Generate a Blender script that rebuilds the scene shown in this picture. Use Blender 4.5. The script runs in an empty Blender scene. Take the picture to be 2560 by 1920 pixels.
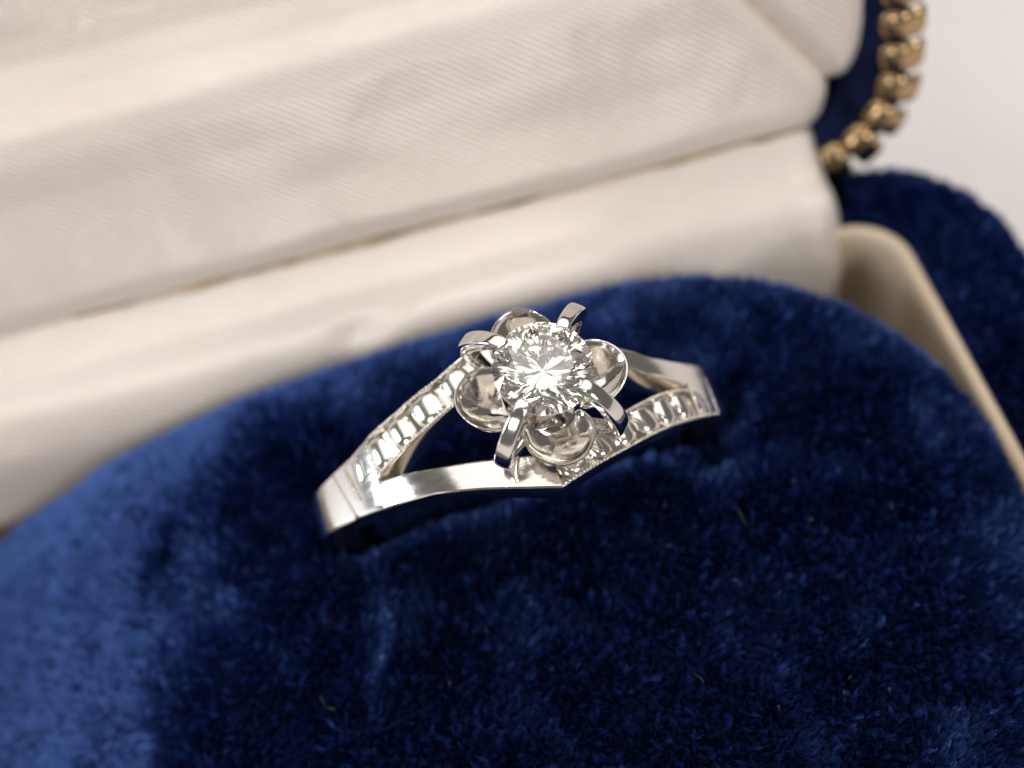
import bpy, bmesh, math
import numpy as np
from mathutils import Matrix, Vector

# all shape coordinates below are millimetres; one Blender unit is one centimetre
S = 0.1
sc = bpy.context.scene
sc.unit_settings.scale_length = 0.01
R = math.radians

# ------------------------------------------------------------------ camera
PITCH, ROLL = R(54), R(14.5)
fwd = Vector((0, math.cos(PITCH), -math.sin(PITCH)))
up0 = Vector((0, math.sin(PITCH), math.cos(PITCH)))
rt0 = Vector((1, 0, 0))
rgt = rt0 * math.cos(ROLL) - up0 * math.sin(ROLL)
upv = rt0 * math.sin(ROLL) + up0 * math.cos(ROLL)
cd = bpy.data.cameras.new('camera')
cam = bpy.data.objects.new('camera', cd)
sc.collection.objects.link(cam)
mw = Matrix((rgt, upv, -fwd)).transposed().to_4x4()
mw.translation = Vector((-1.3932, -29.6548, 40.2579)) * S
cam.matrix_world = mw
cd.sensor_width = 36
cd.lens = 36 * 3000 / 2560
cd.clip_start = 0.05
cd.clip_end = 2000
cd.dof.use_dof = True
cd.dof.focus_distance = 51.2 * S
cd.dof.aperture_fstop = 0.23
sc.camera = cam

# ------------------------------------------------------------------ world, lamps, exposure
w = bpy.data.worlds.new('World')
sc.world = w
w.use_nodes = True
bg = w.node_tree.nodes['Background']
bg.inputs[0].default_value = (1.0, 0.95, 0.90, 1)
bg.inputs[1].default_value = 0.16

def lamp(name, kind, loc, target, power, color, size=None, size_y=None):
    d = bpy.data.lights.new(name, kind)
    d.energy = power
    d.color = color
    if kind == 'AREA':
        d.shape = 'RECTANGLE'
        d.size = size
        d.size_y = size_y or size
    elif size:
        d.shadow_soft_size = size
    o = bpy.data.objects.new(name, d)
    sc.collection.objects.link(o)
    o.location = loc
    o.rotation_euler = (Vector(target) - Vector(loc)).to_track_quat('-Z', 'Y').to_euler()
    return o

lamp('ceiling_panel', 'AREA', (0, 30, 75), (0, 30, -1), 52000, (1.0, 0.96, 0.92), 120, 96)
for x in (-50, 44):
    lamp('front_fill', 'AREA', (x, -60, 48), (0, 0, -1), 22500, (1.0, 0.935, 0.885), 26, 26)  # added pair of fill lights to brighten the satin, no known source
lamp('side_fill', 'AREA', (-80, 10, 22), (0, 0, -1), 30000, (0.80, 0.90, 1.0), 22, 26)  # added cool fill for the cushion's left edge, no window known there
for i, (x, y, z, p, c) in enumerate([(22, 34, 72, 9000, (1.0, 0.91, 0.80)), (38, -6, 72, 9000, (1.0, 0.92, 0.82)), (4, -36, 72, 8000, (1.0, 0.94, 0.86)),
                                     (-34, 40, 72, 9000, (.95, .97, 1)), (48, 26, 72, 7000, (1, .91, .8)), (-20, -14, 72, 6000, (1, .95, .9)), (-4, 52, 72, 7000, (1, .92, .82))]):
    lamp('ceiling_spot', 'POINT', (x, y, z), (0, 0, 0), p, c, 1.3)

sc.view_settings.view_transform = 'Standard'
sc.view_settings.look = 'None'
sc.view_settings.exposure = 0
sc.view_settings.gamma = 1
sc.render.engine = 'CYCLES'
cy = sc.cycles
cy.max_bounces = 16
cy.transmission_bounces = 14
cy.glossy_bounces = 8
cy.diffuse_bounces = 4
cy.sample_clamp_indirect = 12
cy.use_denoising = True
cy.denoiser = 'OPENIMAGEDENOISE'

# ------------------------------------------------------------------ materials
def mat(name, base, rough=0.5, metal=0.0, **kw):
    m = bpy.data.materials.new(name)
    m.use_nodes = True
    b = m.node_tree.nodes['Principled BSDF']
    b.inputs['Base Color'].default_value = (*base, 1)
    b.inputs['Roughness'].default_value = rough
    b.inputs['Metallic'].default_value = metal
    for k, v in kw.items():
        b.inputs[k].default_value = v
    return m

def node(m, t, **kw):
    n = m.node_tree.nodes.new(t)
    for k, v in kw.items():
        if isinstance(k, str) and k in n.inputs:
            n.inputs[k].default_value = v
        else:
            setattr(n, k, v)
    return n

def link(m, a, b):
    m.node_tree.links.new(a, b)

def P(m):
    return m.node_tree.nodes['Principled BSDF']

def add_bump(m, tex_out, strength, dist):
    bp = node(m, 'ShaderNodeBump')
    bp.inputs['Strength'].default_value = strength
    bp.inputs['Distance'].default_value = dist
    link(m, tex_out, bp.inputs['Height'])
    link(m, bp.outputs[0], P(m).inputs['Normal'])
    return bp

def coords(m, scale=(1, 1, 1), rot=(0, 0, 0)):
    tc = node(m, 'ShaderNodeTexCoord')
    mp = node(m, 'ShaderNodeMapping')
    mp.inputs['Scale'].default_value = scale
    mp.inputs['Rotation'].default_value = rot
    link(m, tc.outputs['Object'], mp.inputs['Vector'])
    return mp.outputs[0]

def color_noise(m, vec, scale, c0, c1, lo=0.35, hi=0.65, detail=3):
    nz = node(m, 'ShaderNodeTexNoise')
    nz.inputs['Scale'].default_value = scale
    nz.inputs['Detail'].default_value = detail
    link(m, vec, nz.inputs['Vector'])
    rp = node(m, 'ShaderNodeValToRGB')
    rp.color_ramp.elements[0].position = lo
    rp.color_ramp.elements[1].position = hi
    rp.color_ramp.elements[0].color = (*c0, 1)
    rp.color_ramp.elements[1].color = (*c1, 1)
    link(m, nz.outputs['Fac'], rp.inputs[0])
    link(m, rp.outputs[0], P(m).inputs['Base Color'])
    return nz, rp

# white gold / platinum: polished with fine scratches
def metal_mat(name, base, rough, nscale, bump, stretch=(1, 1, 1)):
    m = mat(name, base, rough, 1.0)
    v = coords(m, stretch)
    nz = node(m, 'ShaderNodeTexNoise')
    nz.inputs['Scale'].default_value = nscale
    nz.inputs['Detail'].default_value = 4
    link(m, v, nz.inputs['Vector'])
    mr = node(m, 'ShaderNodeMapRange')
    mr.inputs['To Min'].default_value = rough * 0.5
    mr.inputs['To Max'].default_value = rough * 1.8
    link(m, nz.outputs['Fac'], mr.inputs['Value'])
    link(m, mr.outputs[0], P(m).inputs['Roughness'])
    add_bump(m, nz.outputs['Fac'], bump, 0.004)
    return m

M_band = metal_mat('polished_white_metal', (0.75, 0.715, 0.66), 0.12, 10, 0.22, (1, 5, 1))
M_petal = metal_mat('brushed_petal_metal', (0.68, 0.65, 0.605), 0.08, 40, 0.12, (1, 1, 1))
M_prong = metal_mat('prong_metal', (0.72, 0.70, 0.68), 0.10, 14, 0.30)
M_cut = metal_mat('bright_cut_metal', (0.78, 0.755, 0.70), 0.15, 14, 0.2)
M_gold = metal_mat('gilt_trim', (0.42, 0.295, 0.16), 0.20, 14, 0.5)

M_dia = bpy.data.materials.new('diamond')
M_dia.use_nodes = True
_n = M_dia.node_tree.nodes
_n.remove(_n['Principled BSDF'])
_g = _n.new('ShaderNodeBsdfGlass')
_g.inputs['IOR'].default_value = 2.42
_g.inputs['Roughness'].default_value = 0.0
_g.inputs['Color'].default_value = (1.0, 0.992, 0.975, 1)
M_dia.node_tree.links.new(_g.outputs[0], _n['Material Output'].inputs[0])

M_gird = bpy.data.materials.new('frosted_girdle')
M_gird.use_nodes = True
P_ = M_gird.node_tree.nodes['Principled BSDF']
P_.inputs['Base Color'].default_value = (0.85, 0.84, 0.80, 1)
P_.inputs['Roughness'].default_value = 0.45
P_.inputs['Transmission Weight'].default_value = 0.6

def velvet_mat(name, c0, c1, scale):
    m = mat(name, c0, 0.9)
    b = P(m)
    b.inputs['Specular IOR Level'].default_value = 0.1
    b.inputs['Sheen Weight'].default_value = 0.12
    b.inputs['Sheen Roughness'].default_value = 0.35
    b.inputs['Sheen Tint'].default_value = (0.25, 0.45, 1.0, 1)
    v = coords(m)
    nz, rp = color_noise(m, v, scale, c0, c1, 0.3, 0.7, 5)
    n2 = node(m, 'ShaderNodeTexNoise')
    n2.inputs['Scale'].default_value = 30
    n2.inputs['Detail'].default_value = 4
    link(m, v, n2.inputs['Vector'])
    add_bump(m, n2.outputs['Fac'], 0.9, 0.05)
    return m

M_velvet = velvet_mat('blue_velvet', (0.002, 0.004, 0.018), (0.008, 0.016, 0.062), 6)

M_ground = mat('velvet_ground_cloth', (0.0012, 0.002, 0.008), 0.95)
P(M_ground).inputs['Specular IOR Level'].default_value = 0.05

M_pile = bpy.data.materials.new('blue_velvet_fibre')
M_pile.use_nodes = True
_n = M_pile.node_tree.nodes
_n.remove(_n['Principled BSDF'])
_hi = node(M_pile, 'ShaderNodeHairInfo')
_rp = node(M_pile, 'ShaderNodeValToRGB')
_rp.color_ramp.elements[0].color = (0.045, 0.095, 0.28, 1)
_rp.color_ramp.elements[1].color = (0.115, 0.23, 0.62, 1)
link(M_pile, _hi.outputs['Random'], _rp.inputs[0])
_hr = _n.new('ShaderNodeBsdfHair')
_hr.component = 'Reflection'
_hr.inputs['RoughnessU'].default_value = 0.125
_hr.inputs['RoughnessV'].default_value = 0.8
link(M_pile, _rp.outputs[0], _hr.inputs['Color'])
_df = _n.new('ShaderNodeBsdfDiffuse')
_df.inputs['Color'].default_value = (0.002, 0.0032, 0.011, 1)
_ad = _n.new('ShaderNodeAddShader')
link(M_pile, _hr.outputs[0], _ad.inputs[0])
link(M_pile, _df.outputs[0], _ad.inputs[1])
link(M_pile, _ad.outputs[0], _n['Material Output'].inputs[0])

def satin_mat():
    m = mat('ivory_satin', (0.84, 0.77, 0.69), 0.38, 0.25)
    b = P(m)
    b.inputs['Specular IOR Level'].default_value = 0.55
    b.inputs['Sheen Weight'].default_value = 0.25
    b.inputs['Sheen Roughness'].default_value = 0.4
    v = coords(m)
    color_noise(m, v, 0.55, (0.86, 0.795, 0.735), (0.90, 0.85, 0.80), 0.3, 0.7, 3)
    wv = node(m, 'ShaderNodeTexWave')
    wv.inputs['Scale'].default_value = 12
    wv.inputs['Distortion'].default_value = 1.6
    wv.bands_direction = 'DIAGONAL'
    link(m, v, wv.inputs['Vector'])
    add_bump(m, wv.outputs['Fac'], 0.5, 0.016)
    return m

M_satin = satin_mat()
M_tray = mat('cream_tray_paper', (0.58, 0.46, 0.33), 0.6)
color_noise(M_tray, coords(M_tray), 1.2, (0.52, 0.41, 0.29), (0.62, 0.51, 0.38))
M_table = mat('pale_table', (0.74, 0.69, 0.67), 0.55)
color_noise(M_table, coords(M_table), 0.15, (0.74, 0.70, 0.69), (0.79, 0.755, 0.745))
M_dark = mat('dark_backing', (0.02, 0.018, 0.016), 0.8)

# ------------------------------------------------------------------ object helpers
C = sc.collection

def thing(name, label, cat, M=None):
    o = bpy.data.objects.new(name, None)
    C.objects.link(o)
    o.empty_display_size = 0.3
    o['label'] = label
    o['category'] = cat
    if M is not None:
        o.matrix_world = M
    return o

def sharp_smooth(me, ang=32):
    bm = bmesh.new()
    bm.from_mesh(me)
    bmesh.ops.recalc_face_normals(bm, faces=bm.faces)
    for f in bm.faces:
        f.smooth = True
    for e in bm.edges:
        e.smooth = not (len(e.link_faces) == 2 and e.calc_face_angle(0) > R(ang))
    bm.to_mesh(me)
    bm.free()

def obj(name, V, F, m, parent=None, smooth=32, recalc=True):
    me = bpy.data.meshes.new(name)
    me.from_pydata([tuple(float(c) * S for c in v) for v in V], [], [tuple(int(i) for i in f) for f in F])
    if smooth is not None:
        sharp_smooth(me, smooth)
    me.materials.append(m)
    o = bpy.data.objects.new(name, me)
    C.objects.link(o)
    if parent is not None:
        o.parent = parent
    return o

def grid_faces(nr, nc, close_r=False, close_c=False, base=0):
    F = []
    for i in range(nr if close_r else nr - 1):
        for j in range(nc if close_c else nc - 1):
            a, b = i, (i + 1) % nr
            c, d = j, (j + 1) % nc
            F.append((base + a * nc + c, base + b * nc + c, base + b * nc + d, base + a * nc + d))
    return F

def subsurf(o, lv=2):
    md = o.modifiers.new('subsurf', 'SUBSURF')
    md.levels = lv
    md.render_levels = lv
    return o

rng = np.random.default_rng(7)

def vnoise(x, y, cell, seed):
    r = np.random.default_rng(seed)
    G = r.normal(size=(64, 64))
    u, v = x / cell + 500.37, y / cell + 500.91
    iu, iv = np.floor(u).astype(int), np.floor(v).astype(int)
    fu, fv = u - iu, v - iv
    fu, fv = fu * fu * (3 - 2 * fu), fv * fv * (3 - 2 * fv)
    g = lambda a, b: G[a % 64, b % 64]
    return (g(iu, iv) * (1 - fu) * (1 - fv) + g(iu + 1, iv) * fu * (1 - fv) + g(iu, iv + 1) * (1 - fu) * fv + g(iu + 1, iv + 1) * fu * fv)

# ------------------------------------------------------------------ table
t = obj('table', [(-900, -700, -36), (900, -700, -36), (900, 900, -36), (-900, 900, -36)], [(0, 1, 2, 3)], M_table, None, None)
t['kind'] = 'structure'

# ------------------------------------------------------------------ ring box
box = thing('ring_box', 'open dark blue velvet ring box with ivory satin lined lid and gilt ribbed trim', 'ring box')

def rrect(x0, x1, y0, y1, r, n=10):
    pts = []
    for cx, cyy, a0 in ((x1 - r, y1 - r, 0), (x0 + r, y1 - r, 90), (x0 + r, y0 + r, 180), (x1 - r, y0 + r, 270)):
        for k in range(n + 1):
            a = R(a0 + 90 * k / n)
            pts.append((cx + r * math.cos(a), cyy + r * math.sin(a)))
    return pts

def loft(loops, cap0=False, cap1=False):
    n = len(loops[0])
    V = [p for l in loops for p in l]
    F = grid_faces(len(loops), n, close_c=True)
    if cap0:
        F.append(tuple(range(n)))
    if cap1:
        F.append(tuple(range((len(loops) - 1) * n, len(loops) * n)))
    return V, F

def ring_loop(ins, z, r, x0=-48, x1=30.6, y0=-30, y1=22.4):
    return [(x, y, z) for x, y in rrect(x0 + ins, x1 - ins, y0 + ins, y1 - ins, max(r - ins, 0.4))]

# base: velvet outside with a rounded shoulder up to the cream tray lip
L = [ring_loop(0.2, -35.6, 9), ring_loop(0.0, -34.5, 9), ring_loop(0, -21, 9), ring_loop(0.25, -19, 9), ring_loop(1.3, -17.2, 9),
     ring_loop(2.8, -16.25, 9), ring_loop(4.6, -15.85, 9), ring_loop(5.9, -15.95, 9, x1=29.5), ring_loop(6.15, -16.8, 9, x1=29.5)]
V, F = loft(L, cap0=True)
base = obj('base', V, F, M_ground, box, 60)
baseV, baseF = V, F

# cream tray: thin rolled lip and inner wall, down to the floor
L = [ring_loop(6.2, -17.0, 9.6, x1=29.45), ring_loop(6.12, -15.9, 9.6, x1=29.45), ring_loop(6.25, -15.62, 9.6, x1=29.45), ring_loop(6.5, -15.5, 9.6, x1=29.45), ring_loop(6.8, -15.6, 9.6, x1=29.45),
     ring_loop(6.95, -15.95, 9.6, x1=29.45), ring_loop(7.0, -17, 9.6, x1=29.45), ring_loop(7.1, -27, 9.6, x1=29.45)]
V, F = loft(L, cap1=True)
tray = obj('tray_lining', V, F, M_tray, box, 50)

# ------------------------------------------------------------------ velvet cushion
PD = dict(x0=-42.0, x1=22.35, y1=13.4, yk=0.003, rL=8.2, rR=15.6, e=8.0, eh=3.0, z=-11.95, sy=0.1234, ax=0.0038, ay=0.0002, xc=1.81, y0=-25)

RM = Matrix.Rotation(0.23476, 4, 'X') @ Matrix.Rotation(0.09887, 4, 'Y') @ Matrix.Rotation(0.06251, 4, 'Z')
RM3 = np.array(RM.to_3x3())

def pad_s(x, y):
    yb = PD['y1'] + PD['yk'] * (x + 4)
    r = np.where(x < -4, PD['rL'], PD['rR'])
    dx = np.minimum(x - PD['x0'], PD['x1'] - x)
    dy = np.minimum(yb - y, y - PD['y0'])
    cx, cyy = np.maximum(r - dx, 0), np.maximum(r - dy, 0)
    return np.where((dx < r) & (dy < r), r - np.hypot(cx, cyy), np.minimum(dx, dy))

def pad_z(x, y):
    s = pad_s(x, y)
    e = np.clip(s / PD['e'], 0, 1)
    z = PD['z'] + PD['sy'] * (y - 2.9) - PD['ax'] * (x - PD['xc']) ** 2 - PD['ay'] * (y - 2.9) ** 2 - PD['eh'] * (1 - np.sqrt(np.maximum(1 - (1 - e) ** 2, 0)))
    # the slit the ring stands in
    yc = 2.75 + 0.06 * (x + 1.2)
    d = np.abs(y - yc)
    along = np.clip((11.6 - np.abs(x + 0.9)) / 1.5, 0, 1)
    z = z - 2.6 * np.exp(-(d / 1.25) ** 2) * along
    z = z - 0.0086 * np.maximum(0, -13 - x) ** 2
    z = z - 1.0 * np.exp(-((x + 11.0) / 1.3) ** 2 - ((y - 2.0) / 1.3) ** 2)
    z = z - 2.2 * np.exp(-((x - 7.6) / 1.5) ** 2 - ((y - 1.1) / 1.1) ** 2)
    z = z + 0.10 * vnoise(x, y, 3.1, 3) + 0.05 * vnoise(x, y, 1.2, 4)
    return z

# cushion mesh: polar-like grid by shrinking the outline
def pad_outline(n=220):
    out = []
    c = np.array([-5.0, -4.0])
    for k in range(n):
        a = 2 * math.pi * k / n
        d = np.array([math.cos(a), math.sin(a)])
        lo, hi = 0, 60
        for _ in range(40):
            mid = (lo + hi) / 2
            q = c + d * mid
            if pad_s(np.array(q[0]), np.array(q[1])) > 0:
                lo = mid
            else:
                hi = mid
        out.append(c + d * lo)
    return c, np.array(out)

pc, po = pad_outline()
V = []
ts = np.concatenate([np.linspace(0.02, 0.75, 40), np.linspace(0.76, 1.0, 26)])
for tt in ts:
    q = pc + (po - pc) * tt
    z = pad_z(q[:, 0], q[:, 1])
    V += [(a, b, c) for (a, b), c in zip(q, z)]
q = po
V += [(a, b, -26.0) for a, b in q]
F = grid_faces(len(ts) + 1, len(po), close_c=True)
V.append((pc[0], pc[1], float(pad_z(np.array(pc[0]), np.array(pc[1])))))
for k in range(len(po)):
    F.append((len(V) - 1, k, (k + 1) % len(po)))
cushion = obj('cushion', V, F, M_ground, box, 180)

def fibres(name, base, nrm, length, rad, parent, m, seed, lean, wild=0.8, pts=3):
    n = len(base)
    r = np.random.default_rng(seed)
    x, y = base[:, 0], base[:, 1]
    # pile gathers in little tufts: every fibre leans to the nearest tuft centre
    cell = 0.20
    ca_, sa_ = math.cos(0.5), math.sin(0.5)
    gx_, gy_ = (x * ca_ - y * sa_) / cell, (x * sa_ + y * ca_) / cell
    ix, iy = np.floor(gx_).astype(int), np.floor(gy_).astype(int)
    J = np.random.default_rng(seed + 50).random((512, 512, 7))
    best = np.full(n, 9e9); bx = np.zeros(n); by = np.zeros(n); bj = np.zeros((n, 5))
    for a in (-1, 0, 1):
        for b in (-1, 0, 1):
            jj = J[(ix + a) % 512, (iy + b) % 512]
            cx_, cy_ = ix + a + jj[:, 0], iy + b + jj[:, 1]
            dd = (cx_ - gx_) ** 2 + (cy_ - gy_) ** 2
            k = dd < best
            best = np.where(k, dd, best); bx = np.where(k, cx_ - gx_, bx); by = np.where(k, cy_ - gy_, by)
            bj = np.where(k[:, None], jj[:, 2:], bj)
    tx, ty = (bx * ca_ + by * sa_) * cell, (-bx * sa_ + by * ca_) * cell
    brushed = 1 / (1 + np.exp((x + 22.0 - 0.50 * y + 1.7 * vnoise(x, y, 2.6, seed + 31) + 0.8 * vnoise(x, y, 0.8, seed + 32)) / 1.5))
    nap = np.stack([0.012 * x, 0.018 * np.minimum(0, -y), np.zeros(n)], 1) * 0 + np.stack([-0.010 * (x + 1.4), np.where(y < 3, -0.018 * (y - 3), 0), np.zeros(n)], 1)
    patch = 1 / (1 + np.exp(-(vnoise(x, y, 3.0, seed + 33) + 0.5 * vnoise(x, y, 1.1, seed + 34) - 0.60) / 0.30))
    rear = 1 / (1 + np.exp(-(y - 9.6 + 0.5 * vnoise(x, y, 2.0, seed + 35)) / 0.7))
    streak = np.exp(-((x + 11.0 - 0.25 * (y + 4) - 0.3 * np.sin(y * 1.3)) / 0.45) ** 2 - ((y + 4.2) / 2.6) ** 2)
    d = nrm + streak[:, None] * np.array([0.95, 0.45, 0.0]) * (seed == 40) + (patch * (seed == 40))[:, None] * np.array([0.40, 0.36, 0]) + (rear * (seed == 40))[:, None] * np.array([0.0, 0.55, 0]) + (lean + nap) * (1 - 0.8 * brushed)[:, None] + brushed[:, None] * (np.array([-0.85, 0.50, 0.0]) + np.concatenate([1.1 * (bj[:, :2] - 0.5), np.zeros((n, 1))], 1))
    u3 = lambda q: np.sign(q - .5) * np.abs(2 * q - 1) ** 4.5
    lf = np.stack([0.14 * vnoise(x, y, 5.2, seed + 1) + 0.13 * vnoise(x, y, 1.9, seed + 2) + wild * u3(bj[:, 0]) + 0.26 * tx / length,
                   0.14 * vnoise(x, y, 5.2, seed + 11) + 0.13 * vnoise(x, y, 1.9, seed + 12) + wild * u3(bj[:, 1]) + 0.26 * ty / length,
                   np.zeros(n)], 1)
    d = d + lf + r.normal(size=(n, 3)) * 0.07
    d = d / np.linalg.norm(d, axis=1)[:, None]
    # never below the cloth
    dn = (d * nrm).sum(1)
    d = d + nrm * np.maximum(0.30 - dn, 0)[:, None]
    d = d / np.linalg.norm(d, axis=1)[:, None]
    ln = length * (1 + 0.16 * r.normal(size=n) + 0.55 * (bj[:, 2] - 0.5))
    ln = np.clip(ln, 0.3 * length, 1.7 * length)
    p0 = base - nrm * 0.05
    p1 = base + d * 0.5 * ln[:, None]
    p2 = base + d * ln[:, None]
    pos = np.stack([p0, p1, p2], 1).reshape(-1, 3) * S
    hc = bpy.data.hair_curves.new(name)
    hc.add_curves([3] * n)
    hc.attributes['position'].data.foreach_set('vector', pos.astype(np.float32).ravel())
    ra = hc.attributes.get('radius') or hc.attributes.new('radius', 'FLOAT', 'POINT')
    rr = np.tile(np.array([rad, rad * 0.95, rad * 0.55]) * S, n) * np.repeat(np.clip(1 + 0.2 * r.normal(size=n), .5, 1.6), 3)
    ra.data.foreach_set('value', rr.astype(np.float32))
    hc.materials.append(m)
    o = bpy.data.objects.new(name, hc)
    C.objects.link(o)
    o['kind'] = 'stuff'
    if parent is not None:
        o.parent = parent
    return o

def pad_sample(n, seed):
    r = np.random.default_rng(seed)
    out = []
    tot = 0
    while tot < n:
        x = r.uniform(PD['x0'], PD['x1'], n * 2)
        y = r.uniform(PD['y0'], 14.3, n * 2)
        s = pad_s(x, y)
        h = 0.02
        gx = (pad_z(x + h, y) - pad_z(x - h, y)) / (2 * h)
        gy = (pad_z(x, y + h) - pad_z(x, y - h)) / (2 * h)
        jac = np.minimum(np.sqrt(1 + gx ** 2 + gy ** 2), 4.0)
        keep = (s > 0.06) & (r.uniform(0, 4.0, len(x)) < jac * 1.0) & np.isfinite(gx) & np.isfinite(gy)
        # nothing grows where the photograph shows none of the cushion
        keep &= ~((y < -14 - 0.28 * (x + 5) - 6.5))
        keep &= (x > -37)
        keep &= ~((np.abs(y - 2.75 - 0.06 * (x + 1.2)) < 0.55 * np.clip((10.6 - np.abs(x + 0.5)) / 3.0, 0, 1) * r.uniform(0.6, 1.1, len(x))))
        x, y, gx, gy = x[keep], y[keep], np.clip(gx[keep], -4, 4), np.clip(gy[keep], -4, 4)
        nr = np.stack([-gx, -gy, np.ones(len(x))], 1)
        nr /= np.linalg.norm(nr, axis=1)[:, None]
        b = np.stack([x, y, pad_z(x, y)], 1)
        # keep fibres out of the metal of the band
        loc = (b + nr * 0.4) @ RM3
        rad = np.hypot(loc[:, 0] + 0.6, loc[:, 2] + 13.4)
        k2 = ~((rad > 8.4) & (rad < 10.6) & (np.abs(loc[:, 1] - 0.1) < 1.15))
        out.append(np.concatenate([b[k2], nr[k2]], 1))
        tot += int(k2.sum())
    a = np.concatenate(out)[:n]
    return a[:, :3], a[:, 3:]

NF = 620000
pb, pn = pad_sample(NF, 5)
fibres('velvet_pile', pb, pn, 0.55, 0.0185, cushion, M_pile, 40, np.array([0.04, -0.40, 0.0]))

def mesh_sample(V, F, n, seed, cond):
    r = np.random.default_rng(seed)
    V = np.array(V)
    T = np.array([(f[0], f[k], f[k + 1]) for f in F if len(f) <= 4 for k in range(1, len(f) - 1)])
    a, b, c = V[T[:, 0]], V[T[:, 1]], V[T[:, 2]]
    ctr = (a + b + c) / 3
    k = cond(ctr)
    a, b, c = a[k], b[k], c[k]
    cr_ = np.cross(b - a, c - a)
    ar = np.linalg.norm(cr_, axis=1)
    i = r.choice(len(a), n, p=ar / ar.sum())
    u, v = r.random(n), r.random(n)
    sw = u + v > 1
    u[sw], v[sw] = 1 - u[sw], 1 - v[sw]
    p = a[i] + (b - a)[i] * u[:, None] + (c - a)[i] * v[:, None]
    nr = cr_[i] / ar[i][:, None]
    return p, nr
bp_, bn_ = mesh_sample(baseV, baseF, 110000, 9, lambda c: (c[:, 2] > -21) & (c[:, 0] > 17) & (c[:, 1] > -10))
bn_ *= np.sign((bn_ * (bp_ - np.array([25.0, 0, -19]) * np.array([0, 0, 1]) - np.array([0, 0, 0]))).sum(1) * 0 + np.where(bn_[:, 2] < 0, -1, 1))[:, None]
fibres('velvet_pile', bp_, bn_, 0.60, 0.026, base, M_pile, 140, np.array([-0.05, -0.45, 0.0]))

# ------------------------------------------------------------------ hinge flap of satin
NX = 150
xs = np.linspace(-44, 19.7, NX)
prof = np.array([(21.9, -12.4), (21.4, -12.0), (20.9, -11.75), (20.4, -11.95), (19.4, -12.65), (18.4, -13.2), (17.6, -13.32), (16.9, -13.38), (16.2, -13.8), (15.6, -14.6), (15.1, -15.8), (14.8, -17.2), (14.7, -22.0)])
tt = np.linspace(0, len(prof) - 1, 56)
py_ = np.interp(tt, range(len(prof)), prof[:, 0])
pz_ = np.interp(tt, range(len(prof)), prof[:, 1])
for _ in range(3):
    py_[1:-1] = (py_[:-2] + 2 * py_[1:-1] + py_[2:]) / 4
    pz_[1:-1] = (pz_[:-2] + 2 * pz_[1:-1] + pz_[2:]) / 4
ss = np.linspace(0, 1, len(tt))
V = []
def dent(x, s, cx, cs, wx, ws, a):
    return a * np.exp(-((x - cx) / wx) ** 2 - ((s - cs) / ws) ** 2)
for i, x in enumerate(xs):
    k = 1.0
    off = 0.26 * vnoise(np.full(len(ss), x), ss * 9, 6.5, 61) + 0.03 * vnoise(np.full(len(ss), x), ss * 9, 2.4, 62)
    off = off * np.clip(ss / 0.12, 0.25, 1)
    off = off - dent(x, ss, -9.3, 0.66, 1.6, 0.09, 0.45) - dent(x, ss, -6.6, 0.58, 1.1, 0.07, 0.22) + dent(x, ss, -8.2, 0.76, 1.2, 0.07, 0.2)
    off = off - dent(x, ss, 18.8, 0.85, 2.2, 0.12, 0.4) - 0.8 * np.clip((x - 18.9) / 0.8, 0, 1) ** 2
    sag = 0.25 * math.sin(x * 0.16 + 0.6)
    for j in range(len(ss)):
        a = min(1.0, max(0.0, (ss[j] - 0.1) * 2.0))
        V.append((x + 0.5 * max(0, ss[j] - 0.4) * (x > 19.4), py_[j] - off[j] * 0.6, pz_[j] + off[j] * 0.75 + sag * 0.25 * a))
flap = obj('hinge_flap', V, grid_faces(NX, len(ss)), M_satin, box, 180)
md = flap.modifiers.new('thickness', 'SOLIDIFY'); md.thickness = 0.4 * S; md.offset = 0

# ------------------------------------------------------------------ lid (opened, leaning back)
LEAN = R(15)
l_up = np.array([0, math.sin(LEAN), math.cos(LEAN)])
l_n = np.array([0, -math.cos(LEAN), math.sin(LEAN)])       # towards the viewer
l_o = np.array([0, 20.0, -15.5])
def LP(x, u, d=0.0):
    return l_o + np.array([x, 0, 0]) + l_up * u + l_n * d

def lid_loop(ins, d, r=6.2):
    return [tuple(LP(x, u, d)) for x, u in rrect(-48 + ins, 26.6 - ins, -0.1 + ins, 42 - ins, max(r - ins, 0.6), 10)]
Lp = [lid_loop(4.6, -13.0), lid_loop(4.3, -1.3), lid_loop(3.9, -0.35), lid_loop(3.3, 0.0), lid_loop(1.8, 0.1), lid_loop(0.9, -0.05), lid_loop(0.5, -0.6), lid_loop(0.5, -12), lid_loop(1.5, -14), lid_loop(5, -14.6)]
V, F = loft(Lp, cap0=True, cap1=True)
lid = obj('lid', V, F, M_velvet, box, 50)

# gilt ribs along the rim: one corrugated rib, repeated
rv = []
NA, NB = 19, 9
for i in range(NA):
    ph = R(-25 + 215 * i / (NA - 1))
    for j in range(NB):
        s = j / (NB - 1) * 2 - 1
        tl = 0.86 * s
        h = 0.26 * math.sqrt(max(0, 1 - abs(s) ** 3.2)) - (0.10 if i in (0, NA - 1) else 0)
        rr = 1.0 + h - 0.22 * math.exp(-((i - 11.2) / 1.2) ** 2)
        rv.append((tl, -math.cos(ph) * rr * 1.15, math.sin(ph) * rr * 0.85))
rf = grid_faces(NA, NB)
path = [(-38.0, 1.2), (12.0, 0.8), (18.3, 0.85)]
for k in range(1, 18):
    a = R(-90 + 90 * k / 17)
    path.append((19.4 + 5.9 * math.cos(a), 6.7 + 5.85 * math.sin(a)))
path += [(25.4, 10.1), (25.45, 16.0), (25.45, 34.0)]
path = np.array(path)
seg = np.linalg.norm(np.diff(path, axis=0), axis=1)
cum = np.concatenate([[0], np.cumsum(seg)])
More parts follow.
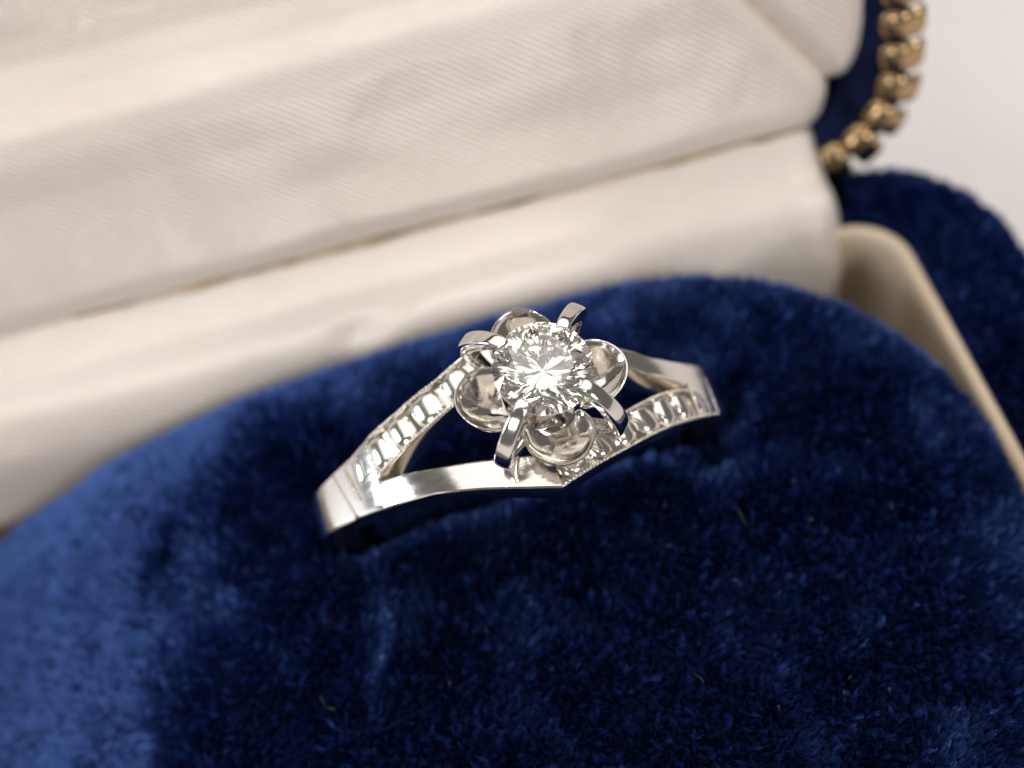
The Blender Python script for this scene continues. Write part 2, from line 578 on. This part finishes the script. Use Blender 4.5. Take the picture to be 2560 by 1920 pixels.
rib_mesh = None
s0 = cum[2] - 1.2
k = 0
while s0 + 2.0 * k < cum[-1]:
    s = s0 + 2.0 * k
    x, u = np.interp(s, cum, path[:, 0]), np.interp(s, cum, path[:, 1])
    x2, u2 = np.interp(s + 0.4, cum, path[:, 0]), np.interp(s + 0.4, cum, path[:, 1])
    x1, u1 = np.interp(s - 0.4, cum, path[:, 0]), np.interp(s - 0.4, cum, path[:, 1])
    tg = np.array([x2 - x1, u2 - u1]); tg /= np.linalg.norm(tg)
    T = np.array([1, 0, 0]) * tg[0] + l_up * tg[1]
    O = np.array([1, 0, 0]) * tg[1] - l_up * tg[0]
    if rib_mesh is None:
        rib = obj('trim_rib', rv, rf, M_gold, lid, 60)
        rib_mesh = rib.data
    else:
        rib = rib0.copy(); C.objects.link(rib); rib.parent = lid
    if k == 0:
        rib0 = rib
    c = LP(x, u, -0.1) * S
    rib.matrix_local = Matrix(((T[0], O[0], l_n[0], c[0]), (T[1], O[1], l_n[1], c[1]), (T[2], O[2], l_n[2], c[2]), (0, 0, 0, 1)))
    k += 1

# padded satin panels inside the lid, mitred at the corner
def puff_panel(name, left, right, u0, u1, height, nx=110, nu=60, roll=0.9, seed=1, amp=0.11, d0=-1.0):
    V = []
    us = np.linspace(u0, u1, nu)
    for i in range(nx):
        f_ = i / (nx - 1)
        for j, u in enumerate(us):
            xl, xr = left(u), right(u)
            x = xl + (xr - xl) * f_
            e = min(u - u0, 0.75 * (x - xl), 0.75 * (xr - x), u1 - u)
            rr = min(1, max(0, e) / roll)
            edge = math.sqrt(max(0, 1 - (1 - rr) ** 2))
            d = d0 + (height(x, u) - d0) * edge
            nz = amp * (0.7 * vnoise(np.array(x), np.array(u * 1.6), 6.0, seed) + 0.3 * vnoise(np.array(x), np.array(u), 2.3, seed + 1))
            V.append(tuple(LP(x, u, d + float(nz) * edge)))
    o = obj(name, V, grid_faces(nx, nu), M_satin, lid, 180)
    md = o.modifiers.new('thickness', 'SOLIDIFY'); md.thickness = 0.3 * S; md.offset = -1
    return o

def seam_u(x):
    return 4.15 + 0.25 * math.sin(x * 0.35 + 1.0) * 0.6 + 0.12 * math.sin(x * 0.9)

cr = lambda u: np.interp(u, [3.6, 4.2, 5.0, 6.2, 7.2, 12.7, 17.4, 37], [19.2, 19.9, 20.6, 20.9, 20.6, 16.4, 12.8, 12.8])
def h_bottom(x, u):
    return float(np.interp(u, [4, 6, 9, 12, 14.3, 15.6, 17.0, 18.6, 20, 22, 26, 37], [0.5, 0.8, 0.55, 0.45, 0.55, 0.25, -0.9, -1.8, -2.0, -1.8, -1.2, -1.4]))
puff_panel('lining_panel', lambda u: -46.0, cr, 4.0, 37.0, h_bottom, seed=71, nx=150, nu=120, roll=1.6)
cl = lambda u: np.interp(u, [6.6, 7.4, 12.7, 17.4, 34], [20.8, 20.6, 16.5, 12.9, 12.9])
crr = lambda u: np.interp(u, [6.6, 7.3, 8.3, 9.6, 12, 34], [21.9, 22.7, 23.2, 23.5, 23.6, 23.6])
puff_panel('lining_panel', cl, crr, 6.6, 34.0, lambda x, u: 0.3 - 0.012 * (x - 20) ** 2, seed=81, nx=50, nu=90, d0=-1.7, roll=1.5)
# gummed seam between lining and hinge flap, yellowed with age
V = []
NS = 200
for i in range(NS):
    x = -45 + (19.2 + 45) * i / (NS - 1)
    rr_ = 0.36 * (1 + 0.45 * float(vnoise(np.array(x), np.array(3.0), 3.3, 17)) + 0.2 * float(vnoise(np.array(x), np.array(9.0), 1.0, 18)))
    rr_ = max(0.10, rr_)
    c = LP(x, 4.05 + 0.26 * float(vnoise(np.array(x), np.array(0.0), 6.0, 19)), -0.15)
    for j in range(8):
        a = 2 * math.pi * j / 8
        V.append(tuple(c + l_up * rr_ * math.cos(a) + l_n * rr_ * math.sin(a)))
M_seam = mat('aged_seam_tape', (0.42, 0.33, 0.19), 0.6)
color_noise(M_seam, coords(M_seam), 2.2, (0.22, 0.18, 0.12), (0.55, 0.44, 0.27), 0.38, 0.6, 3)
obj('seam_tape', V, grid_faces(NS, 8, close_c=True), M_seam, lid, 180)

# ------------------------------------------------------------------ the ring
ring = thing('diamond_ring', 'white metal split band ring with round diamond in a four petal flower setting', 'ring', None)
rm = RM.copy()
rm.translation = Vector((0.0314, 0.0053, 0)) * S
ring.matrix_world = rm
HN, RC, CX = 3.1, 10.3, -0.6

def cyl(th, w_, dh=0.0):
    a = R(th)
    dh = dh + 0.72 * math.exp(-((th + 77) / 14) ** 2) + 0.50 * math.exp(-((th - 68) / 13) ** 2)
    return (CX + (RC + dh) * math.sin(a), w_, -(HN + RC) + (RC + dh) * math.cos(a))

A_ro = ([-200, -120, -85, -70, -53.9, -33.7, -20.75, -13.9, -3.7], [1.2, 1.2, 1.2, 1.2, 1.3, 1.9, 2.46, 2.9, 3.56])
A_ri = ([-45, -37.75, -28.4, -16.9, -3.7, 7.5], [-0.55, -0.2, 0.26, 0.91, 1.65, 2.28])
A_fr = ([-45, -37.4, -27.6, -20.7, -11.2, 1.6], [-0.64, -0.90, -1.40, -1.70, -2.12, -2.70])
A_fo = ([-200, -120, -79, -56.4, -41.6, -29.4, -17.8, -6.8, 1.1], [-1.2, -1.0, -0.95, -1.63, -2.15, -2.58, -3.22, -3.90, -4.32])
B_ro = ([-3.7, 12, 28.1, 38.8, 47, 55.5, 67, 80, 120, 200], [3.56, 2.68, 1.81, 1.33, 1.25, 1.28, 1.42, 1.42, 1.3, 1.2])
B_ri = ([7.5, 18, 28.4, 35.6, 47, 49.5], [2.40, 1.60, 0.84, 0.32, 0.04, -0.06])
B_fr = ([1.6, 12, 24.4, 33.4, 42.5, 49.5], [-2.74, -2.1, -1.3, -0.75, -0.36, -0.22])
B_fo = ([1.1, 9.9, 20.4, 28.3, 37.5, 50, 67, 85, 120, 200], [-4.32, -3.81, -3.27, -2.83, -2.35, -1.85, -1.27, -1.2, -1.2, -1.2])

def ip(tab, th):
    return float(np.interp(th, tab[0], tab[1]))

def smooth_tab(tab, it=2):
    t0 = np.linspace(tab[0][0], tab[0][-1], 160)
    v = np.interp(t0, tab[0], tab[1])
    for _ in range(60 * it):
        v[1:-1] = (v[:-2] + 2 * v[1:-1] + v[2:]) / 4
    return (t0, v)
A_ri, A_fr, B_ri, B_fr, B_fo, A_fo = [smooth_tab(x, 1 if len(x[0]) < 8 else .15) if False else (smooth_tab(x) if len(x[0]) < 8 else x) for x in (A_ri, A_fr, B_ri, B_fr, B_fo, A_fo)]

TK = 1.45
PLAIN = [(0, 0, -TK), (0, 0, -0.16), (.04, 0, -0.06), (.12, 0, 0.0), (0, .2, .01), (0, .4, .02), (0, .6, .02), (0, .8, .01), (-.12, 1, 0.0), (-.04, 1, -0.06), (0, 1, -0.16), (0, 1, -TK)]
CHAN = [(0, 0, -TK), (0, 0, -0.10), (.04, 0, 0.0), (.15, 0, 0.02), (.19, 0, -.10), (.22, 0, -.30), (0, .5, -.30), (-.22, 1, -.30), (-.19, 1, -.10), (-.15, 1, .02), (-.04, 1, 0.0), (0, 1, -0.10), (0, 1, -TK)]

def strand(name, t0, t1, lo, hi, prof, dhf=lambda th, f: 0.0, n=48, thick=lambda th: 1.0, closed=False):
    V = []
    for i in range(n):
        th = t0 + (t1 - t0) * i / (n - 1)
        a0, a1 = (ip(lo, th) if not callable(lo) else lo(th)), (ip(hi, th) if not callable(hi) else hi(th))
        for (a, b, dh) in prof:
            w_ = a0 + a + b * (a1 - a0)
            V.append(cyl(th, w_, dh * (thick(th) if dh < -1 else 1) + (dhf(th, (w_ - a0) / (a1 - a0 + 1e-9)) if dh > -1 else 0)))
    F = grid_faces(n, len(prof), close_c=True)
    F.append(tuple(range(len(prof))))
    F.append(tuple(range((n - 1) * len(prof), n * len(prof))))
    return obj(name, V, F, M_band, ring, 30)

# plain polished strands (front left, rear right) and channelled strands (rear left, front right)
front_left = strand('band_strand', -45.5, 1.1, A_fo, A_fr, PLAIN)
rear_right = strand('band_strand', -3.5, 50, (B_ri[0], B_ri[1]), B_ro, PLAIN)
rear_left = strand('band_strand', -45.5, -3.8, A_ri, A_ro, CHAN)
front_right = strand('band_strand', 1.15, 50, B_fo, B_fr, CHAN)
# solid shoulders and the shank below
def step_left(th, f):
    edge = -57.5 - 6.0 * f
    u = (th - edge)
    return 0.0 if u > 1.6 else (-0.035 + 0.035 * u / 1.6 if u > 0 else -0.035) 
lo_s = lambda th: ip(A_fo, th) if th < 0 else ip(B_fo, th)
hi_s = lambda th: ip(A_ro, th) if th < 0 else ip(B_ro, th)
PLAIN_F = [(0, 0, -TK), (0, 0, -0.14), (.04, 0, -0.05), (.12, 0, -.01)] + [(0, .1 + .8 * k / 9, 0.02 * math.sin(math.pi * k / 9)) for k in range(10)] + [(-.12, 1, -.01), (-.04, 1, -0.05), (0, 1, -0.14), (0, 1, -TK)]
V = []
ths = np.concatenate([np.linspace(49.8, 100, 70), np.linspace(101, 259, 50), np.linspace(260, 314.8, 100)])
for th in ths:
    t_ = th if th <= 180 else th - 360
    if th <= 180:
        a0, a1 = ip(B_fo, min(t_, 199)), ip(B_ro, min(t_, 199))
    else:
        a0, a1 = ip(A_fo, max(t_, -199)), ip(A_ro, max(t_, -199))
    if th > 170 and th < 190:
        a0, a1 = -1.2, 1.2
    for (a, b, dh) in PLAIN_F:
        w_ = a0 + a + b * (a1 - a0)
        f_ = (w_ - a0) / (a1 - a0)
        ex = 0
        if dh > -1:
            if t_ < 0:
                ex = step_left(t_, f_)
            elif t_ < 90:
                ex = 0.0 - (0.02 * math.exp(-((t_ - 64) / 2.0) ** 2))
        V.append(cyl(t_, w_, dh * 1.0 + ex))
F = grid_faces(len(ths), len(PLAIN_F), close_c=True)
F.append(tuple(range(len(PLAIN_F)))); F.append(tuple(range((len(ths) - 1) * len(PLAIN_F), len(ths) * len(PLAIN_F))))
shank = obj('shank', V, F, M_band, ring, 40)

# barrel-shaped bright cuts in the channels
def frame_on(th, w_, dth, dw):
    p = np.array(cyl(th, w_))
    q = np.array(cyl(th + dth, w_ + dw))
    T = q - p; T /= np.linalg.norm(T)
    a = R(th)
    N = np.array([math.sin(a), 0, math.cos(a)])
    T = T - N * (T @ N); T /= np.linalg.norm(T)
    B = np.cross(N, T)
    return p, T, B, N
def barrel(th, w_, dth, dw, length, width, parent, h=0.36, skew=0.0, sink=0.30):
    p, T, B, N = frame_on(th, w_, dth, dw)
    length *= 1 + 0.08 * rng.normal(); width *= 1 + 0.04 * rng.normal(); skew += 0.06 * rng.normal()
    V = []
    n1, n2 = 13, 9
    for i in range(n1):
        s = i / (n1 - 1) * 2 - 1
        for j in range(n2):
            q = j / (n2 - 1) * 2 - 1
            endf = math.sqrt(max(0, 1 - abs(q) ** 2.8))
            hh = h * (1 - s * s) ** 0.75 * (0.45 + 0.55 * endf)
            if i in (0, n1 - 1): hh = -0.1
            v = p + T * (s * length / 2 * (0.55 + 0.45 * endf) + skew * q) + B * (q * width / 2) + N * (hh - sink)
            V.append(tuple(v))
    o = obj('bright_cut', V, grid_faces(n1, n2), M_cut, parent, 50)
    return o
for th, L_ in ((-43.5, 1.5), (-34.6, 1.6), (-25.2, 1.65), (-15.8, 1.6)):
    mid = lambda t: (ip(A_ri, max(t, -45)) + ip(A_ro, t)) / 2
    wd = (ip(A_ro, th) - ip(A_ri, max(th, -45))) - 0.36
    barrel(th, mid(th), 1.0, mid(th + 1) - mid(th), L_, wd, rear_left)
barrel(-51.3, 0.35, 1.0, 0.0, 1.0, 1.5, shank, h=0.20, sink=.10)
for th, L_ in ((5.5, 1.4), (13.2, 1.4), (21.2, 1.4), (29.4, 1.42), (37.6, 1.4), (45.4, 1.3)):
    mid = lambda t: (ip(B_fr, t) + ip(B_fo, t)) / 2
    wd = (ip(B_fr, th) - ip(B_fo, th)) - 0.36
    barrel(th, mid(th), 1.0, mid(th + 1) - mid(th), L_, wd, front_right)
barrel(53.2, -0.95, 1.0, .03, 1.1, 1.2, shank, h=0.20, sink=.10)

# milgrain: rows of beads, too small to pick out singly
def milgrain(rows, parent, r=0.085):
    V, F = [], []
    for row in rows:
        pts = np.array(row)
        d = np.concatenate([[0], np.cumsum(np.linalg.norm(np.diff(pts, axis=0), axis=1))])
        for s in np.arange(0.08, d[-1], 0.185):
            c = [np.interp(s, d, pts[:, k]) for k in range(3)]
            b = len(V)
            jr = r * (1 + 0.12 * rng.normal())
            for i in range(4):
                la = math.pi / 2 - math.pi * (i + 1) / 5
                for j in range(7):
                    lo = 2 * math.pi * j / 7
                    V.append((c[0] + jr * math.cos(la) * math.cos(lo), c[1] + jr * math.cos(la) * math.sin(lo), c[2] + jr * math.sin(la)))
            F += grid_faces(4, 7, close_c=True, base=b)
            V.append((c[0], c[1], c[2] + jr)); V.append((c[0], c[1], c[2] - jr))
            for j in range(7):
                F.append((b + 28, b + j, b + (j + 1) % 7)); F.append((b + 29, b + 21 + (j + 1) % 7, b + 21 + j))
    o = obj('milgrain', V, F, M_cut, parent, 180)
    o['kind'] = 'stuff'
    return o
thL = np.linspace(-44, -6, 40)
milgrain([[cyl(t, ip(A_ri, t) + 0.12, 0.02) for t in thL], [cyl(t, ip(A_ro, t) - 0.12, 0.02) for t in thL]], rear_left)
thR = np.linspace(2, 49, 50)
milgrain([[cyl(t, ip(B_fo, t) + 0.12, 0.02) for t in thR], [cyl(t, ip(B_fr, t) - 0.12, 0.02) for t in thR]], front_right)
milgrain([[cyl(-55.0 - 1.8 * wv_, wv_, 0.08) for wv_ in np.linspace(-0.9, 1.05, 16)], [cyl(t, ip(B_fo, t) + 0.12, 0.0) for t in np.linspace(49.5, 60, 10)],
          [cyl(60.5, wv_, 0.0) for wv_ in np.linspace(-1.3, 0.6, 10)]], shank)

# flower setting: basket, four cupped petals, four prongs
V, F = loft([[(r_ * math.cos(2 * math.pi * k / 24), r_ * math.sin(2 * math.pi * k / 24), n_) for k in range(24)] for r_, n_ in
             ((0.55, -3.0), (0.7, -3.05), (0.8, -3.3), (0.9, -3.7), (1.2, -4.1), (1.5, -4.4), (1.2, -4.4), (0.7, -3.6), (0.5, -3.1))])
obj('basket', V, F, M_petal, ring, 60)

def petal(ang, rim_r, rim_n, lift=0.0, wob=0):
    ca, sa = math.cos(ang), math.sin(ang)
    rad = 1.56
    rc_ = rim_r - rad
    V = []
    na = 44
    # section of the cup from its middle to the rolled rim and back underneath: (fraction of radius, height)
    sec = [(0.02, -0.66), (0.2, -0.635), (0.4, -0.55), (0.6, -0.40), (0.78, -0.20), (0.88, -0.08), (0.92, 0.01), (0.95, 0.05), (0.985, 0.05), (1.0, 0.0), (1.0, -0.08), (0.96, -0.14), (0.84, -0.34), (0.6, -0.66), (0.3, -0.88), (0.02, -0.94)]
    for rho, h_ in sec:
        for j in range(na):
            a = 2 * math.pi * j / na
            k = 1.0 + 0.04 * math.cos(2 * a) * (1 if math.cos(a) > 0 else 0.0)
            ly = rad * rho * math.sin(a)
            lx = max(rc_ + rad * rho * math.cos(a) * k, math.sqrt(max(1.78 ** 2 - ly ** 2, 0.6)))
            ca_ = math.cos(a)
            back = (0.45 * min(0, ca_ + 0.1)) * rho ** 2
            n_ = rim_n + (lx - rim_r) * 0.20 + h_ + back
            V.append((lx * ca - ly * sa, lx * sa + ly * ca, n_))
    return obj('petal', V, grid_faces(len(sec), na, close_c=True), M_petal, ring, 60)
for k, (da, rr_, nn) in enumerate(((0.0, 3.78, -1.67), (0.06, 3.72, -1.72), (-0.03, 3.80, -1.66), (0.02, 3.80, -1.64))):
    petal(math.pi / 2 * k + da, rr_, nn, wob=(k % 2) * 2 - 1)

def prong(ang, r_end, n_end, wid, tip_r=1.72):
    ca, sa = math.cos(ang), math.sin(ang)
    # centre line in (radius, height); thickness measured along the normal
    pts = [(tip_r, 0.30, .16, .56), (1.98, 0.30, .26, .74), (2.4, 0.10, .34, .84), (2.85, -0.28, .40, .92), (3.22, -0.70, .44, .97), (3.52, -1.15, .46, 1.0), (3.70, -1.55, .46, 1.0), (r_end - .24, n_end - .45, .46, .95), (3.55, -2.5, .40, .85), (3.0, -3.1, .36, .8), (2.3, -3.7, .36, .8), (1.7, -4.1, .36, .8)]
    V = []
    M_ = 14
    for i, (r_, n_, th_, wf) in enumerate(pts):
        a, b = pts[max(0, i - 1)], pts[min(len(pts) - 1, i + 1)]
        tx, tn = b[0] - a[0], b[1] - a[1]
        l = math.hypot(tx, tn); tx /= l; tn /= l
        ox, on = -tn, tx
        if on < 0 and i < 6: ox, on = -ox, -on
        if i >= 6:
            ox, on = (-tn, tx)
        for j in range(M_):
            q = 2 * math.pi * j / M_
            cq, sq = math.cos(q), math.sin(q)
            e = 0.46
            yy = wid / 2 * wf * math.copysign(abs(cq) ** e, cq)
            dd = th_ * math.copysign(abs(sq) ** e, sq) * 0.8
            rr_, nn = r_ + ox * dd, n_ + on * dd
            V.append((rr_ * ca - yy * sa, rr_ * sa + yy * ca, nn))
    F = grid_faces(len(pts), M_, close_c=True)
    F.append(tuple(range(M_))); F.append(tuple(range((len(pts) - 1) * M_, len(pts) * M_)))
    o = obj('prong', V, F, M_prong, ring, 180)
    subsurf(o, 2)
    return o
for k, (da, re, ne) in enumerate(((0.05, 3.75, -1.55), (-0.02, 3.9, -1.65), (0.04, 4.0, -1.70), (-0.02, 4.0, -1.68))):
    prong(math.pi / 4 + math.pi / 2 * k + da, re, ne, 0.82)

# round brilliant diamond
RD = 2.13
tr, hc_, hp_, gt = 0.60 * RD, 0.29 * RD, 0.86 * RD, 0.045 * RD
V = []
ang = lambda k: math.pi / 4 * k + 0.42
for k in range(8): V.append((tr * math.cos(ang(k)), tr * math.sin(ang(k)), hc_))                       # 0-7 table
rs = 0.79 * RD
ds = rs * math.cos(math.pi / 8)
hs = hc_ * (1 - (ds - tr) / (RD - tr))
for k in range(8): V.append((rs * math.cos(ang(k + .5)), rs * math.sin(ang(k + .5)), hs + 0.012 * RD))  # 8-15 star
for k in range(16): V.append((RD * math.cos(ang(k / 2)), RD * math.sin(ang(k / 2)), 0.0))               # 16-31 upper girdle
for k in range(16): V.append((RD * math.cos(ang(k / 2)), RD * math.sin(ang(k / 2)), -gt))               # 32-47 lower girdle
rl = 0.24 * RD
dl = rl * math.cos(math.pi / 8)
for k in range(8): V.append((rl * math.cos(ang(k + .5)), rl * math.sin(ang(k + .5)), -gt - hp_ * (1 - dl / RD) - 0.008))  # 48-55
V.append((0, 0, -gt - hp_))                                                                                # 56 culet
for z_ in (0.0, -gt):                                                                                      # 57-72, 73-88 girdle mid points
    for k in range(16): V.append((RD * math.cos(ang(k / 2 + .25)), RD * math.sin(ang(k / 2 + .25)), z_))
F = [tuple(range(8))]
def gtri(apex, a, b, base0, mid0):
    # girdle facet split at its mid point; a, b are neighbouring girdle steps
    F.append((apex, base0 + a % 16, mid0 + a % 16)); F.append((apex, mid0 + a % 16, base0 + b % 16))
for k in range(8):
    k1 = (k + 1) % 8
    F.append((k, k1, 8 + k))
    F.append((k, 8 + k, 16 + 2 * k)); F.append((k, 16 + 2 * k, 8 + (k - 1) % 8))
    gtri(8 + k, 2 * k, 2 * k + 1, 16, 57); gtri(8 + k, 2 * k + 1, 2 * k + 2, 16, 57)
    gtri(48 + k, 2 * k, 2 * k + 1, 32, 73); gtri(48 + k, 2 * k + 1, 2 * k + 2, 32, 73)
    F.append((56, 32 + 2 * k, 48 + k)); F.append((56, 48 + (k - 1) % 8, 32 + 2 * k))
for k in range(16):
    k1 = (k + 1) % 16
    F.append((16 + k, 57 + k, 73 + k, 32 + k)); F.append((57 + k, 16 + k1, 32 + k1, 73 + k))
me = bpy.data.meshes.new('diamond')
me.from_pydata([tuple(c * S for c in v) for v in V], [], F)
bm = bmesh.new(); bm.from_mesh(me); bmesh.ops.recalc_face_normals(bm, faces=bm.faces); bm.to_mesh(me); bm.free()
me.materials.append(M_dia)
me.materials.append(M_gird)
for pl in me.polygons:
    if pl.index >= len(me.polygons) - 32:
        pl.material_index = 1
dia = bpy.data.objects.new('diamond', me)
C.objects.link(dia)
dia.parent = ring
dia['label'] = 'round brilliant cut diamond held by four prongs'

front_left['label'] = rear_right['label'] = 'plain polished strand of the split band'
rear_left['label'] = front_right['label'] = 'strand with a row of bright cuts between beaded edges'

# lint caught in the velvet
rl_ = np.random.default_rng(77)
lint_pos, lint_rad = [], []
NL, NP = 34, 9
for i in range(NL):
    x0, y0 = rl_.uniform(-22, 20), rl_.uniform(-13, 4)
    if abs(y0 - 2.9) < 3.4 and abs(x0) < 12.5:
        y0 -= 5.5
    a, ln, cv = rl_.uniform(0, 6.28), rl_.choice([0.25, 0.45, 0.8, 1.2], p=[.45, .33, .17, .05]), rl_.normal() * 1.3
    px_, py2 = x0, y0
    for q in range(NP):
        z = float(pad_z(np.array(px_), np.array(py2))) + 0.50 + 0.12 * math.sin(q * 0.7 + i)
        lint_pos.append((px_ * S, py2 * S, z * S))
        lint_rad.append((0.012 if ln > .5 else 0.02) * S)
        a += cv / NP * 2
        px_ += math.cos(a) * ln / NP; py2 += math.sin(a) * ln / NP
hc = bpy.data.hair_curves.new('lint')
hc.add_curves([NP] * NL)
hc.attributes['position'].data.foreach_set('vector', np.array(lint_pos, dtype=np.float32).ravel())
ra = hc.attributes.get('radius') or hc.attributes.new('radius', 'FLOAT', 'POINT')
ra.data.foreach_set('value', np.array(lint_rad, dtype=np.float32))
M_lint = mat('lint_fibre', (0.22, 0.22, 0.26), 0.7)
_hi = node(M_lint, 'ShaderNodeHairInfo')
_rp = node(M_lint, 'ShaderNodeValToRGB')
_rp.color_ramp.elements[0].color = (0.02, 0.04, 0.12, 1)
_rp.color_ramp.elements[1].color = (0.20, 0.17, 0.16, 1)
link(M_lint, _hi.outputs['Random'], _rp.inputs[0])
link(M_lint, _rp.outputs[0], P(M_lint).inputs['Base Color'])
hc.materials.append(M_lint)
lint = bpy.data.objects.new('lint', hc)
C.objects.link(lint)
lint['kind'] = 'stuff'
lint['label'] = 'tiny pale lint fibres scattered over the blue velvet cushion'
lint['category'] = 'lint'
